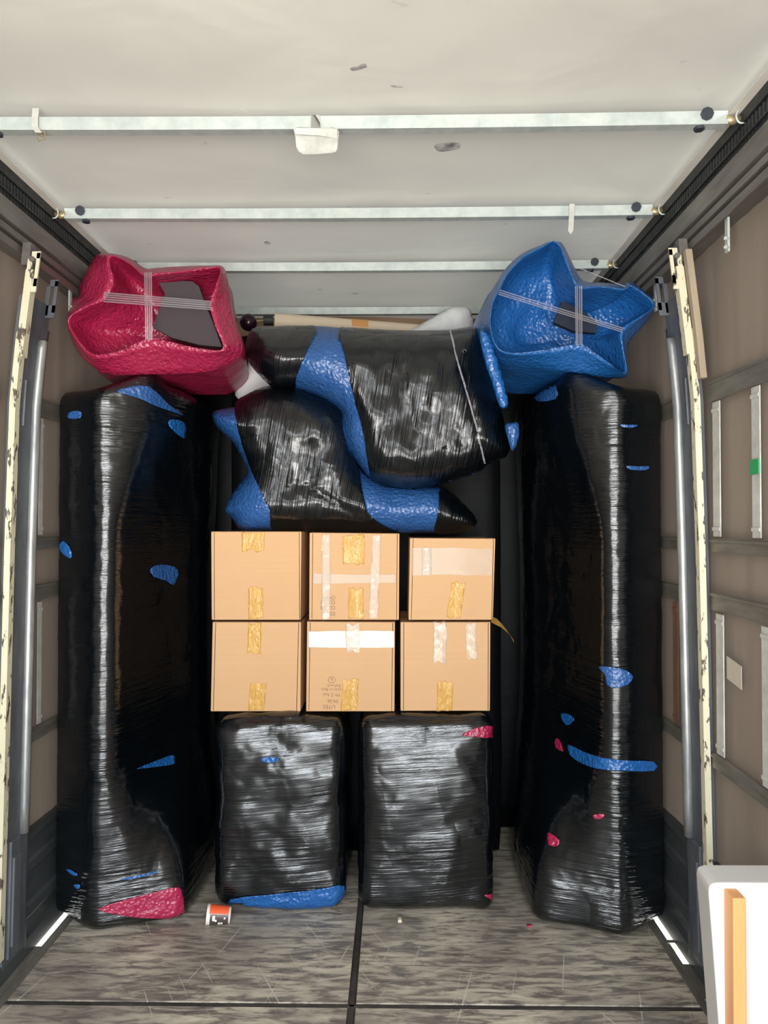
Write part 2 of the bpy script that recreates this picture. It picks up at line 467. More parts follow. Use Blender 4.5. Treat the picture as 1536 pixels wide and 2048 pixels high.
# floor: dark base, joint strips and worn panels
bm = bmesh.new(); box(bm, -1.205, 1.205, REAR, FRONT, -0.06, -0.006)
fl = tag(obj('floor', bm, M['joint']), kind='structure')
for (x0, x1, y0, y1) in ((-1.19, -.012, 2.565, FRONT), (.016, 1.19, 2.565, FRONT), (-1.19, -.012, REAR, 2.54), (.016, 1.19, REAR, 2.54)):
    bm = bmesh.new(); box(bm, x0, x1, y0, y1, -0.006, 0.0, 0.0015)
    obj('floor_panel', bm, M['floor'], fl)
bm = bmesh.new()
box(bm, -.006, .010, REAR, FRONT, -0.006, -0.001); 
obj('joint_strip', bm, M['joint'], fl)
bm = bmesh.new(); box(bm, -1.19, 1.19, 2.548, 2.558, -0.006, -0.001)
obj('joint_strip', bm, M['joint'], fl)

# ceiling tarpaulin, gently sagging between bows
bm = bmesh.new(); bmesh.ops.create_grid(bm, x_segments=50, y_segments=110, size=1)
for v in bm.verts:
    x = v.co.x * 1.212; y = (REAR + FRONT) / 2 + v.co.y * (FRONT - REAR) / 2
    z = ZC + 0.006 * math.sin(x * 3 + y * 2) + 0.014 * noise.noise(Vector((x * 1.2 + y * .9, y * 1.4 - x * .6, 0))) + 0.004 * noise.noise(Vector((x * 5 + y * 3, y * 3 - 2 * x, 4)))
    v.co = Vector((x, y, z))
ceil = tag(obj('ceiling', bm, M['roof'], smooth=True), kind='structure')
tc_ = bvh_of(ceil)
for pl in ([(868, 292), (880, 286), (905, 284), (920, 287), (918, 297), (900, 301), (878, 303)], [(700, 136), (715, 131), (728, 126), (734, 133), (722, 138), (706, 141)], [(780, 170), (800, 171), (806, 174), (790, 175)], [(528, 484), (536, 482), (542, 486), (534, 489)]):
    conform('stain', pl, tc_, M['stain'], ceil, off=.001, step=5, k=3, thick=0, dflt=3)
for s, nm in ((-1, 'left'), (1, 'right')):
    bm = bmesh.new(); box(bm, min(s * 1.165, s * 1.206), max(s * 1.165, s * 1.206), REAR, FRONT, ZC - 0.024, ZC - 0.021)
    tag(obj('trim_hem_' + nm, bm, M['hem']), kind='structure')

# front bulkhead
bm = bmesh.new(); box(bm, -1.3, 1.3, FRONT, FRONT + .04, -.06, 2.95)
tag(obj('wall_front', bm, M['ply']), kind='structure')

# side curtains, with loose vertical folds
for s, nm in ((-1, 'left'), (1, 'right')):
    bm = bmesh.new(); ny, nz_ = 150, 24
    g = [[None] * (nz_ + 1) for _ in range(ny + 1)]
    for i in range(ny + 1):
        for j in range(nz_ + 1):
            y = REAR + (FRONT - REAR) * i / ny; z = 0.42 + (2.66 - .42) * j / nz_
            x = XW + 0.006 + 0.010 * noise.noise(Vector((y * 4.0 + s * 9, z * .5, s))) + .004 * noise.noise(Vector((y * 13, z * 1.2, s)))
            g[i][j] = bm.verts.new((s * x, y, z))
    for i in range(ny):
        for j in range(nz_): bm.faces.new((g[i][j], g[i + 1][j], g[i + 1][j + 1], g[i][j + 1]))
    tag(obj('wall_' + nm, bm, M['curtain'], smooth=True), kind='structure')
    # outer tarpaulin cover above the beam closing the roof edge
    bm = bmesh.new()
    box(bm, min(s * 1.215, s * 1.30), max(s * 1.215, s * 1.30), REAR, FRONT, 2.745, 2.90)
    for i in range(int((FRONT - 1.6) / 0.022)):
        y = 1.6 + i * 0.022
        box(bm, min(s * 1.200, s * 1.216), max(s * 1.200, s * 1.216), y, y + 0.010, 2.765, 2.845, warp=lambda c, y=y: Vector((c.x, c.y + abs(c.z - 2.805) * 0.9, c.z)))
    box(bm, min(s * 1.19, s * 1.22), max(s * 1.19, s * 1.22), REAR, FRONT, 2.795, 2.80)
    box(bm, min(s * 1.195, s * 1.22), max(s * 1.195, s * 1.22), REAR, FRONT, 2.85, 2.90)
    tag(obj('trim_roof_seal_' + nm, bm, M['dark']), kind='structure')
    # top beam with curtain track grooves
    bm = bmesh.new()
    prof = [(1.185, 2.765), (1.185, 2.695), (1.200, 2.690), (1.200, 2.682), (1.188, 2.678), (1.188, 2.655), (1.205, 2.652), (1.205, 2.644), (1.190, 2.640), (1.190, 2.612), (1.196, 2.612), (1.196, 2.634), (1.29, 2.640), (1.29, 2.77)]
    A = [bm.verts.new((s * x, REAR, z)) for x, z in prof]; B = [bm.verts.new((s * x, FRONT, z)) for x, z in prof]
    n = len(prof)
    for i in range(n): bm.faces.new((A[i], A[(i + 1) % n], B[(i + 1) % n], B[i]))
    bm.faces.new(A); bm.faces.new(B)
    tag(obj('trim_beam_' + nm, bm, M['beam']), kind='structure')
    # lower side board with pressed ribs; its foot leaves a slot of daylight in places
    prof = [(1.26, 0.46), (1.245, 0.455), (1.243, 0.44), (1.254, 0.43), (1.254, 0.36), (1.246, 0.35), (1.246, 0.315), (1.256, 0.30), (1.256, 0.20), (1.246, 0.185), (1.246, 0.15), (1.256, 0.135), (1.256, 0.075), (1.246, 0.07), (1.240, 0.012), (1.28, 0.012), (1.28, 0.46)]
    bm = bmesh.new(); n = len(prof)
    A = [bm.verts.new((s * x, REAR, z)) for x, z in prof]; B = [bm.verts.new((s * x, FRONT, z)) for x, z in prof]
    for i in range(n): bm.faces.new((A[i], A[(i + 1) % n], B[(i + 1) % n], B[i]))
    bm.faces.new(A); bm.faces.new(B)
    tag(obj('baseboard_' + nm, bm, M['board']), kind='structure')
    bm = bmesh.new()
    box(bm, min(s * 1.190, s * 1.222), max(s * 1.190, s * 1.222), REAR, FRONT, -0.05, 0.006)
    gaps = [(2.87, 3.16)] if s < 0 else [(2.46, 2.585), (2.79, 2.93), (2.95, 3.16)]
    y = REAR
    for a, b in gaps + [(FRONT, FRONT)]:
        if a > y: box(bm, min(s * 1.213, s * 1.245), max(s * 1.213, s * 1.245), y, a, -0.05, 0.011)
        y = b
    tag(obj('trim_floor_edge_' + nm, bm, M['slat']), kind='structure')

# ---------------- roof bows
bowlab = {0: 'nearest the doors, carrying a hanging cloth tag', 1: 'second from the doors, a pointed strap hanging near its right end',
          2: 'third from the doors, passing just behind the red and blue bags', 3: 'fourth and farthest from the doors, above the wrapped bundles'}
bows = []
for i, d in enumerate((2.224, 2.878, 3.478, 4.20)):
    z1 = ZC - 0.020; z0 = z1 - 0.040
    t = empty('roof_bow', (0, d, z0), 'galvanised steel roof bow, ' + bowlab[i], 'roof bow', 'steel bows under the roof tarpaulin')
    sag = lambda c: Vector((c.x, c.y, c.z - 0.006 * (1 - (c.x / 1.16) ** 2)))
    bm = bmesh.new()
    for j in range(12):
        x0 = -1.155 + 2.31 * j / 12; box(bm, x0, x0 + 2.31 / 12, d, d + 0.034, z0, z1, warp=sag)
    bmesh.ops.remove_doubles(bm, verts=bm.verts[:], dist=1e-5)
    obj('bar', bm, M['galv'], t)
    for s in (-1, 1):
        bm = bmesh.new(); cyl(bm, (s * 1.09, d - 0.010, z0 + 0.028), (s * 1.09, d + .001, z0 + 0.028), 0.019, 8)
        obj('bolt', bm, M['bolt'], t)
        bm = bmesh.new(); cyl(bm, (s * 1.075, d + 0.018, z0 - 0.010), (s * 1.075, d + 0.018, z0 + 0.001), 0.016, 6)
        obj('bolt', bm, M['bolt'], t)
        bm = bmesh.new(); tube(bm, [(s * 1.15, d + .012, z0 + .020), (s * 1.175, d + .012, z0 + .014), (s * 1.20, d + .012, z0 + .022)], [0.015, 0.012, 0.010])
        obj('end_fitting', bm, M['brass'], t, smooth=True)
        bm = bmesh.new(); tube(bm, [(s * 1.193 + 0.016 * math.cos(a), d - 0.004, z0 + .020 + 0.021 * math.sin(a)) for a in [2 * math.pi * q / 14 for q in range(15)]], 0.0032, 6)
        obj('ring', bm, M['galv'], t, smooth=True)
    bows.append(t)

# hanging straps and tag
def strap(name, pts, w, label, mat, tip=False):
    bm = bmesh.new(); L = []
    for p in pts:
        p = Vector(p); L.append((bm.verts.new(p + Vector((-w / 2, 0, 0))), bm.verts.new(p + Vector((w / 2, 0, 0)))))
    for a, b in zip(L, L[1:]): bm.faces.new((a[0], a[1], b[1], b[0]))
    if tip:
        q = bm.verts.new(Vector(pts[-1]) + Vector((0, 0, -w * .7))); bm.faces.new((L[-1][0], L[-1][1], q))
    r_ = bmesh.ops.extrude_face_region(bm, geom=bm.faces[:], use_keep_orig=True)
    for v in r_['geom']:
        if isinstance(v, bmesh.types.BMVert): v.co.y -= 0.002
    return tag(obj(name, bm, mat), label, 'strap')
a = P(72, 222, 2.237)
st = strap('roof_strap', [P(72, 217, 2.218), P(70, 238, 2.217), P(70, 254, 2.217), P(78, 266, 2.21)], 0.020, 'short cream strap with a wire buckle looped over the left of the nearest roof bow', M['web'])
c0 = P(80, 270, 2.22)
bm = bmesh.new(); tube(bm, [c0 + Vector((x, 0, z)) for x, z in ((-.014, .010), (.014, .010), (.016, -.010), (-.004, -.018), (-.014, .010), (.010, -.004))], 0.002, 6)
obj('buckle', bm, M['brass'], st)
strap('roof_strap', [P(1144, 408, 2.870), P(1143, 430, 2.869), P(1142, 450, 2.865), P(1141, 462, 2.862)], 0.020, 'cream pointed strap hanging from the second roof bow towards the right', M['web'], True)
t = empty('cloth_tag', P(632, 300, 2.22), 'grimy off-white cloth tag hanging from the middle of the nearest roof bow', 'tag')
bm = bmesh.new(); q = [P(622, 230, 2.216), P(640, 230, 2.216), P(640, 260, 2.214), P(622, 260, 2.214)]
bm.faces.new([bm.verts.new(x) for x in q]); bmesh.ops.solidify(bm, geom=bm.faces[:], thickness=0.002); obj('loop', bm, M['web'], t)
bm = sheet2d(catmull([(590, 256), (632, 256), (675, 257), (676, 280), (674, 300), (660, 305), (632, 307), (604, 307), (594, 298), (591, 275)], 3), 6)
for v in bm.verts:
    d = 2.212 - 0.02 * math.sin((v.co.y - 256) / 50 * 2.6); v.co = P(v.co.x, v.co.y, d)
bmesh.ops.solidify(bm, geom=bm.faces[:], thickness=0.002); obj('flap', bm, M['web'], t, smooth=True)
bm = sheet2d([(587, 256), (675, 257), (674, 276), (640, 270), (591, 267)], 6)
for v in bm.verts: v.co = P(v.co.x, v.co.y, 2.186 + 0.0004 * (v.co.y - 256))
bmesh.ops.solidify(bm, geom=bm.faces[:], thickness=0.002); obj('folded_top', bm, M['web'], t)

# ---------------- side pillars
LEAN = [(0, 1.25), (0.6, 1.238), (1.55, 1.222), (2.08, 1.208), (2.3, 1.188), (2.62, 1.150)]
def lean(z):
    for (a, xa), (b, xb) in zip(LEAN, LEAN[1:]):
        if z <= b: return xa + (xb - xa) * (z - a) / (b - a)
    return LEAN[-1][1]
ZS = [0.3, 0.6, 1.0, 1.3, 1.55, 1.8, 2.08, 2.2, 2.3, 2.4, 2.5]
for s, nm in ((-1, 'left'), (1, 'right')):
    w = lambda c: Vector((s * (lean(c.z) + c.x), c.y, c.z))
    t = empty('side_pillar', (s * 1.24, 2.7, 0), 'tall grey steel sliding pillar with peeling cream edge, against the %s curtain' % nm, 'pillar', 'pillars of the curtain sides')
    bm = bmesh.new(); box(bm, -0.004, 0.035, 2.63, 2.79, 0.0, 2.47, warp=w, seg=ZS); obj('channel', bm, M['steel'], t)
    bm = bmesh.new(); box(bm, -0.010, 0.012, 2.60, 2.632, 0.42 if s > 0 else 0.1, 2.33, warp=w, seg=ZS)
    box(bm, -0.020, 0.006, 2.598, 2.632, 2.24, 2.55, warp=w, seg=ZS); obj('painted_edge', bm, M['cream'], t, )
    bm = bmesh.new(); cyl(bm, (0, 0, 0), (0, 0, 1), 0.018, 16)
    bmesh.ops.scale(bm, vec=(1, 1, 1.83), verts=bm.verts); bmesh.ops.translate(bm, vec=(-0.012, 2.745, 0.50), verts=bm.verts)
    for zz in ZS:
        bmesh.ops.bisect_plane(bm, geom=bm.verts[:] + bm.edges[:] + bm.faces[:], plane_co=(0, 0, zz), plane_no=(0, 0, 1))
    for v in bm.verts: v.co = w(v.co)
    obj('bar', bm, M['pipe'], t, smooth=True)
    bm = bmesh.new(); box(bm, -0.010, 0.0, 2.662, 2.686, 2.0, 2.17, 0.003, warp=w); obj('latch_strip', bm, M['steel'], t)
    for (y0, y1, z0, mt) in ((2.60, 2.606, 2.49, 'cream'), (2.755, 2.762, 2.44, 'steel')):   # slotted hook plates
        bm = bmesh.new(); x0, x1 = -0.038, 0.004
        for (a, b, c_, d) in ((x0, x0 + .012, z0, z0 + .12), (x0 + .026, x1, z0 - .01, z0 + .10), (x0, x1, z0 - .02, z0 + .028), (x0, x0 + .030, z0 + .10, z0 + .125)):
            box(bm, a, b, y0, y1, c_, d, warp=w)
        obj('hook_plate', bm, M[mt], t)
    bm = bmesh.new(); cyl(bm, w(Vector((-.014, 2.59, 2.585))), w(Vector((-.014, 2.63, 2.585))), 0.010, 12); box(bm, 0.0, .03, 2.606, 2.64, 2.57, 2.65, warp=w)
    obj('track_roller', bm, M['beam'], t)
    bm = bmesh.new(); box(bm, -0.014, 0.0, 2.655, 2.725, 0.08, 0.50, 0.004, warp=w); box(bm, -0.022, -0.012, 2.665, 2.715, 0.12, 0.44, 0.003, warp=w)
    obj('latch_cover', bm, M['steel'], t)
    bm = bmesh.new(); box(bm, -0.006, 0.03, 2.785, 2.80, 0.0, 2.38, warp=w, seg=ZS); obj('rear_flange', bm, M['board'], t)

bm = bmesh.new(); box(bm, 0.006, 0.030, 2.565, 2.595, 2.15, 2.60, .004, warp=lambda c: Vector((lean(c.z) + c.x, c.y, c.z)), seg=ZS)
tag(obj('padding_strip', bm, M['padding'], smooth=False), 'pale beige padded strip leaning on the upper right curtain beside the pillar', 'strip')

# ---------------- horizontal slats between the pillars
rows = [(2.07, 0.072, 'highest'), (1.545, 0.048, 'second highest'), (1.345, 0.062, 'third highest'), (0.80, 0.05, 'lowest')]
for s, nm in ((-1, 'left'), (1, 'right')):
    for sec, (y0, y1, where) in enumerate(((REAR + .05, 2.60, 'nearer the doors than'), (2.805, FRONT - .02, 'beyond'))):
        for z, h, which in rows:
            bm = bmesh.new(); x0, x1 = 1.2505, 1.266
            box(bm, min(s * x0, s * x1), max(s * x0, s * x1), y0, y1, z, z + h, 0.003)
            box(bm, min(s * (x0 - .005), s * x0), max(s * (x0 - .005), s * x0), y0, y1, z + h - .012, z + h - .004)
            tag(obj('side_slat', bm, M['slat']), '%s grey aluminium slat on the %s curtain, %s the pillar' % (which, nm, where), 'slat', 'aluminium slats along the curtain sides')
# upright webbing on the curtains
def web(s, y, w, z0, z1, label, mat=None):
    bm = bmesh.new(); box(bm, min(s * 1.258, s * 1.262), max(s * 1.258, s * 1.262), y - w / 2, y + w / 2, z0, z1)
    for z in (z0 + .02, z1 - .035): box(bm, min(s * 1.254, s * 1.259), max(s * 1.254, s * 1.259), y - w / 2, y + w / 2, z, z + .012)
    return tag(obj('curtain_strap', bm, mat or M['web']), label, 'strap', 'upright webbing straps on the curtains')
web(1, 2.565, .055, 1.60, 2.066, 'grey upright strap on the upper right curtain, right beside the pillar')
w2 = web(1, 2.285, .050, 1.60, 2.066, 'grey upright strap with a green tape band on the upper right curtain')
bm = bmesh.new(); z = P(1493, 932, 2.285).z; box(bm, 1.2525, 1.2575, 2.258, 2.312, z - .025, z + .020); obj('green_tape', bm, M['green'], w2)['label'] = 'green tape band'
web(1, 2.55, .055, .855, 1.335, 'grey upright strap on the middle right curtain, beside the pillar below the third slat')
web(1, 2.235, .050, .855, 1.335, 'grey upright strap on the middle right curtain, right of the paper label')
web(1, 2.95, .05, .855, 1.335, 'rusty brown upright strip on the right curtain, between pillar and wrapped sofa', M['rusty'])
web(-1, 2.92, .03, 1.60, 2.066, 'thin upright strap on the upper left curtain, beside the pillar')
web(-1, 2.92, .03, .855, 1.335, 'thin upright strap on the middle left curtain, beside the pillar')
bm = bmesh.new(); c = P(1436, 1345, 2.46); box(bm, 1.262, 1.2635, c.y - .06, c.y + .045, c.z - .035, c.z + .04, warp=lambda q: Vector((q.x, q.y, q.z + (q.y - c.y) * .15)))
tag(obj('paper_label', bm, M['paper']), 'small faded square paper label stuck on the right curtain', 'label')
# hanging rail brackets
for (px, py, d, s) in ((1427, 470, 2.35, 1), (1300, 600, 3.0, 1), (127, 590, 3.05, -1)):
    z = 2.61; bm = bmesh.new()
    x = s * 1.21
    box(bm, x - .003, x + .004, d, d + .02, z - .10, z + .01); cyl(bm, (x - s * .012, d - .004, z - .06), (x - s * .001, d + .004, z - .06), .006, 8); cyl(bm, (x - s * .012, d - .004, z - .088), (x - s * .001, d + .004, z - .088), .006, 8)
    lab = {1427: 'small steel roller bracket below the right beam, nearer the doors than the pillar', 1300: 'small steel roller bracket below the right beam, behind the blue bag', 127: 'small steel roller bracket below the left beam, beside the red bag'}[px]
    tag(obj('roller_bracket', bm, M['galv']), lab, 'bracket', 'roller brackets under the beams')

# ================================================================== WRAPPED SOFAS STANDING ON END
MID = [(-1.222, 3.42), (-1.222, 3.18), (-1.220, 3.06), (-1.195, 3.032), (-1.11, 3.005), (-1.035, 2.992), (-.99, 3.005), (-.965, 3.045), (-.94, 3.14), (-.895, 3.25), (-.86, 3.34), (-.82, 3.43), (-.785, 3.52), (-.76, 3.62), (-.75, 3.75), (-.78, 3.93), (-.95, 3.96), (-1.15, 3.96), (-1.215, 3.93), (-1.222, 3.7)]
ARM = [(-1.222, 3.42), (-1.222, 3.18), (-1.220, 3.06), (-1.195, 3.034), (-1.11, 3.007), (-1.035, 2.995), (-.975, 3.012), (-.88, 3.045), (-.80, 3.07), (-.745, 3.092), (-.715, 3.125), (-.705, 3.18), (-.70, 3.30), (-.70, 3.5), (-.71, 3.7), (-.75, 3.90), (-.95, 3.96), (-1.15, 3.96), (-1.215, 3.93), (-1.222, 3.7)]
TOP = [(-1.222, 3.42), (-1.222, 3.18), (-1.220, 3.06), (-1.195, 3.034), (-1.11, 3.010), (-1.035, 3.00), (-.98, 3.02), (-.90, 3.07), (-.85, 3.13), (-.81, 3.24), (-.79, 3.32), (-.78, 3.42), (-.775, 3.5), (-.77, 3.62), (-.76, 3.75), (-.78, 3.93), (-.95, 3.96), (-1.15, 3.96), (-1.215, 3.93), (-1.222, 3.7)]
def sm(a, b, x):
    t = max(0, min(1, (x - a) / (b - a))); return t * t * (3 - 2 * t)
def wrapped_sofa(s, label):
    t = empty('wrapped_sofa', (s * 1.0, 3.45, 0), label, 'wrapped sofa')
    A, B, C = catmull(MID, 4), catmull(ARM, 4), catmull(TOP, 4)
    rings = []; NZ = 130; cx, cy = -.99, 3.48
    for j in range(NZ + 1):
        u = j / NZ
        wa = 1 - sm(0.04, 0.34 if s < 0 else .38, u); wt = sm(0.70, 0.92, u)
        e = 0.05; zz = u * 2.24
        ins = 0.0
        if zz < e: ins = 0.05 * (1 - math.sqrt(max(0, 1 - (1 - zz / e) ** 2)))
        if 2.24 - zz < 0.07: ins = 0.07 * (1 - math.sqrt(max(0, 1 - (1 - (2.24 - zz) / .07) ** 2)))
        ring = []
        for a, b, c_ in zip(A, B, C):
            x = a[0] * (1 - wa - wt) + b[0] * wa + c_[0] * wt; y = a[1] * (1 - wa - wt) + b[1] * wa + c_[1] * wt
            # concave waist on the inner side between the arms
            if x > -.93: x += -0.035 * math.sin(math.pi * u) * min(1, (x + .93) / .1)
            dx, dy = x - cx, y - cy; L = math.hypot(dx, dy); k = max(0, (L - ins) / L)
            x, y = cx + dx * k, cy + dy * k
            x *= 1.012; y = 3.96 - (3.96 - y) * 1.03
            top = 2.205 + 0.06 * sm(-1.15, -.8, x) + 0.05 * sm(-1.1, -.85, x) * math.exp(-((y - 3.10) / .06) ** 2)
            z = u * top
            p = Vector((x, y, z))
            nv = Vector((dx, dy, 0)).normalized()
            p += nv * (0.005 * noise.noise(Vector((x * 4 + s * 3, y * 4, z * 6))) + 0.0025 * noise.noise(Vector((x * 5, y * 5 + s, z * 38))))
            p.x = max(p.x, -1.240); p.z += .05 * sm(-1.05, -1.22, p.x) * (1 - u) ** 3 * sm(3.5, 3.2, p.y)
            p.x *= -s; p.x += 0.0
            ring.append(p)
        rings.append(ring)
    bm = loft(rings, True, True)
    o = obj('film_cover', bm, M['film_h'], t, smooth=True)
    return t, o
sl, slo = wrapped_sofa(-1, 'tall sofa on end in black stretch film, against left curtain under the crimson sack')
sr, sro = wrapped_sofa(1, 'tall sofa on end in black stretch film, against right curtain under the blue sack')
tl, tr = bvh_of(slo), bvh_of(sro)
def bp(name, poly, tree, mat, parent, label, **kw):
    return conform(name, poly, tree, M[mat], parent, off=0.003, step=5, k=2, label=label, crumple=0.004, **kw)
LP = [([(233, 784), (260, 775), (298, 773), (333, 806), (367, 831), (345, 824), (310, 812), (273, 795)], 'blue', 'blue blanket showing in the gap'),
      ([(337, 840), (357, 840), (370, 850), (369, 870), (366, 877), (347, 863), (337, 852)], 'blue2', 'blue blanket patch'),
      ([(137, 827), (150, 822), (163, 824), (163, 836), (138, 837)], 'blue', 'blue blanket patch'),
      ([(121, 1088), (129, 1082), (140, 1094), (145, 1110), (140, 1117), (122, 1102)], 'blue2', 'blue blanket patch'),
      ([(300, 1137), (318, 1129), (350, 1134), (355, 1150), (346, 1170), (330, 1161), (305, 1153)], 'blue', 'blue blanket patch'),
      ([(272, 1538), (310, 1522), (345, 1510), (347, 1520), (346, 1529), (310, 1534)], 'blue2', 'blue blanket patch'),
      ([(196, 1817), (260, 1796), (320, 1781), (355, 1774), (364, 1788), (367, 1815), (362, 1832), (330, 1836), (270, 1834), (235, 1828)], 'magenta', 'magenta blanket showing in the gap'),
      ([(133, 1739), (141, 1738), (157, 1748), (150, 1751)], 'blue2', 'blue blanket patch'),
      ([(148, 1769), (159, 1768), (161, 1774), (155, 1777)], 'blue2', 'blue blanket patch'),
      ([(237, 1759), (280, 1749), (320, 1741), (300, 1749), (265, 1757)], 'blue2', 'blue blanket patch')]
for pl, mt, lb in LP: bp('blanket_patch', pl, tl, mt, sl, lb)
RP = [([(1060, 760), (1070, 751), (1085, 752), (1108, 766), (1116, 782), (1112, 798), (1082, 803), (1070, 795)], 'blue', 'blue blanket patch'),
      ([(1240, 849), (1257, 850), (1275, 850), (1268, 855), (1247, 855)], 'blue', 'blue blanket patch'),
      ([(1252, 932), (1275, 933), (1296, 933), (1292, 940), (1262, 940)], 'blue', 'blue blanket patch'),
      ([(1197, 1333), (1225, 1334), (1250, 1340), (1265, 1352), (1255, 1369), (1228, 1376), (1214, 1368), (1211, 1348)], 'blue', 'blue blanket patch'),
      ([(1137, 1489), (1165, 1502), (1205, 1515), (1260, 1521), (1307, 1523), (1307, 1541), (1250, 1541), (1195, 1537), (1165, 1527), (1142, 1511)], 'blue2', 'blue blanket band'),
      ([(1112, 1478), (1120, 1480), (1128, 1503), (1112, 1495)], 'magenta', 'magenta blanket patch'),
      ([(1122, 1430), (1135, 1427), (1149, 1436), (1146, 1444), (1134, 1451)], 'blue2', 'blue blanket patch'),
      ([(1096, 1667), (1106, 1669), (1120, 1680), (1116, 1692), (1098, 1690)], 'magenta', 'magenta blanket patch'),
      ([(1186, 1630), (1200, 1627), (1210, 1629), (1203, 1637), (1190, 1637)], 'magenta', 'magenta blanket patch')]
for pl, mt, lb in RP: bp('blanket_patch', pl, tr, mt, sr, lb)

# ================================================================== TWO WRAPPED PACKAGES AT THE BOTTOM
def X(px, d): return P(px, 1050, d).x
k1 = empty('wrapped_package', (-.34, 3.43, 0), 'left black film-wrapped square package on the floor, blue blanket showing at its foot', 'wrapped package')
bm = puffy(X(428, 3.15), X(691, 3.15), 3.15, 3.68, 0.0, 0.826, r=0.065, n=44, bulge=0.035, amp=0.016, seed=2)
k1o = obj('film_cover', bm, M['film_pack'], k1, smooth=True)
k2 = empty('wrapped_package', (.29, 3.43, 0), 'right black film-wrapped square package on the floor, magenta scrap at its top corner', 'wrapped package')
bm = puffy(X(716, 3.16), X(989, 3.16), 3.16, 3.68, 0.0, 0.826, r=0.06, n=44, bulge=0.05, amp=0.012, seed=9)
k2o = obj('film_cover', bm, M['film_pack'], k2, smooth=True)
t1, t2 = bvh_of(k1o), bvh_of(k2o)
bp('blanket_patch', [(521, 1519), (533, 1514), (552, 1515), (560, 1520), (545, 1525), (528, 1524)], t1, 'blue2', k1, 'blue blanket patch')
bp('blanket_patch', [(462, 1797), (520, 1790), (600, 1782), (655, 1775), (686, 1771), (688, 1812), (640, 1816), (560, 1817), (500, 1815), (462, 1812)], t1, 'blue2', k1, 'blue blanket band at the foot')
bp('blanket_patch', [(924, 1471), (940, 1460), (960, 1454), (984, 1452), (984, 1475), (950, 1473)], t2, 'magenta', k2, 'magenta blanket patch')
bp('blanket_patch', [(968, 1790), (980, 1788), (986, 1788), (985, 1800), (976, 1796)], t2, 'magenta', k2, 'magenta blanket patch')

# ================================================================== SIX CARTONS
DB = 3.22
def carton(c4, d, depth, label, rot=0.0, gapside=0):
    (ax, ay), (bx, by), (cx_, cy_), (dx, dy) = c4   # tl tr br bl
    f = [P(ax, ay, d), P(bx, by, d + rot), P(cx_, cy_, d + rot), P(dx, dy, d)]
    base = (f[3] + f[2]) / 2 + Vector((0, depth / 2, 0))
    t = empty('cardboard_box', base, label, 'cardboard box', 'cartons stacked two high on the black packages')
    bm = bmesh.new(); V = [bm.verts.new(p) for p in f] + [bm.verts.new(p + Vector((0, depth, 0))) for p in f]
    for q in ((0, 1, 2, 3), (7, 6, 5, 4), (0, 4, 5, 1), (1, 5, 6, 2), (2, 6, 7, 3), (3, 7, 4, 0)): bm.faces.new([V[i] for i in q])
    bmesh.ops.recalc_face_normals(bm, faces=bm.faces[:])
    bmesh.ops.bevel(bm, geom=bm.edges[:], offset=0.0035, segments=2, affect='EDGES', profile=0.5)
    o = obj('body', bm, M['card'], t)
    bpy.context.view_layer.update()
    # raised flap edge along the sides, as folded corrugated board shows
    w = f[1] - f[0]; up = f[0] - f[3]
    for u in (0.030, 0.968):
        bm = bmesh.new()
        a = f[3] + w * u + up * .01; b = f[0] + w * (u + .004) - up * .01
        q = [a, a + w.normalized() * .0022, b + w.normalized() * .0022, b]
        vs = [bm.verts.new(p + Vector((0, -.0012, 0))) for p in q]; bm.faces.new(vs)
        bmesh.ops.solidify(bm, geom=bm.faces[:], thickness=0.001)
        obj('fold_line', bm, M['seam'], t)
    # outer flaps of the lid: a thin board on top, its edge overhanging a hair
    bm = bmesh.new(); y0 = min(f[0].y, f[1].y)
    q = [f[0] + Vector((-.001, -.003, .0005)), f[1] + Vector((.001, -.003, .0005))]
    vs = [bm.verts.new(q[0]), bm.verts.new(q[1]), bm.verts.new(q[1] + Vector((0, depth / 2 - .002, 0))), bm.verts.new(q[0] + Vector((0, depth / 2 - .002, 0)))]
    bm.faces.new(vs); bmesh.ops.solidify(bm, geom=bm.faces[:], thickness=-0.003)
    obj('flap', bm, M['card'], t)
    return t, o, bvh_of(o)
cart = {}
cart['u1'] = carton([(422, 1063), (603, 1063), (601, 1240), (423, 1240)], DB, .42, 'plain brown carton, left one of the upper row of three')
cart['u2'] = carton([(619, 1065), (799, 1067), (798, 1240), (618, 1240)], DB, .42, 'brown carton with crossed clear tape, middle of the upper row of three')
cart['u3'] = carton([(820, 1076), (991, 1077), (986, 1240), (817, 1240)], DB - .03, .42, 'brown carton wrapped in loose clear tape, right one of the upper row of three', rot=.02)
cart['l1'] = carton([(425, 1244), (602, 1244), (601, 1423), (421, 1423)], DB, .42, 'plain brown carton, left one of the lower row of three')
cart['l2'] = carton([(614, 1243), (790, 1244), (789, 1423), (612, 1423)], DB, .42, 'brown carton with upside-down handwriting and a shiny clear tape, middle of the lower row')
cart['l3'] = carton([(801, 1244), (981, 1244), (980, 1422), (801, 1422)], DB, .42, 'brown carton with two clear tape ends at its top, right one of the lower row')
def rough_rect(x0, y0, x1, y1, jag=3, sk=0):
    pts = []
    for i in range(7): pts.append((x0 + (x1 - x0) * i / 6 + (sk if y0 < y1 else 0), y0 + random.uniform(-jag, jag) * (1 if 0 < i < 6 else .5)))
    for i in range(1, 5): pts.append((x1 + sk * (1 - i / 5) + random.uniform(-.8, .8), y0 + (y1 - y0) * i / 5))
    for i in range(6, -1, -1): pts.append((x0 + (x1 - x0) * i / 6, y1 + random.uniform(-jag, jag) * (1 if 0 < i < 6 else .5)))
    for i in range(4, 0, -1): pts.append((x0 + sk * (1 - i / 5) + random.uniform(-.8, .8), y0 + (y1 - y0) * i / 5))
    return pts
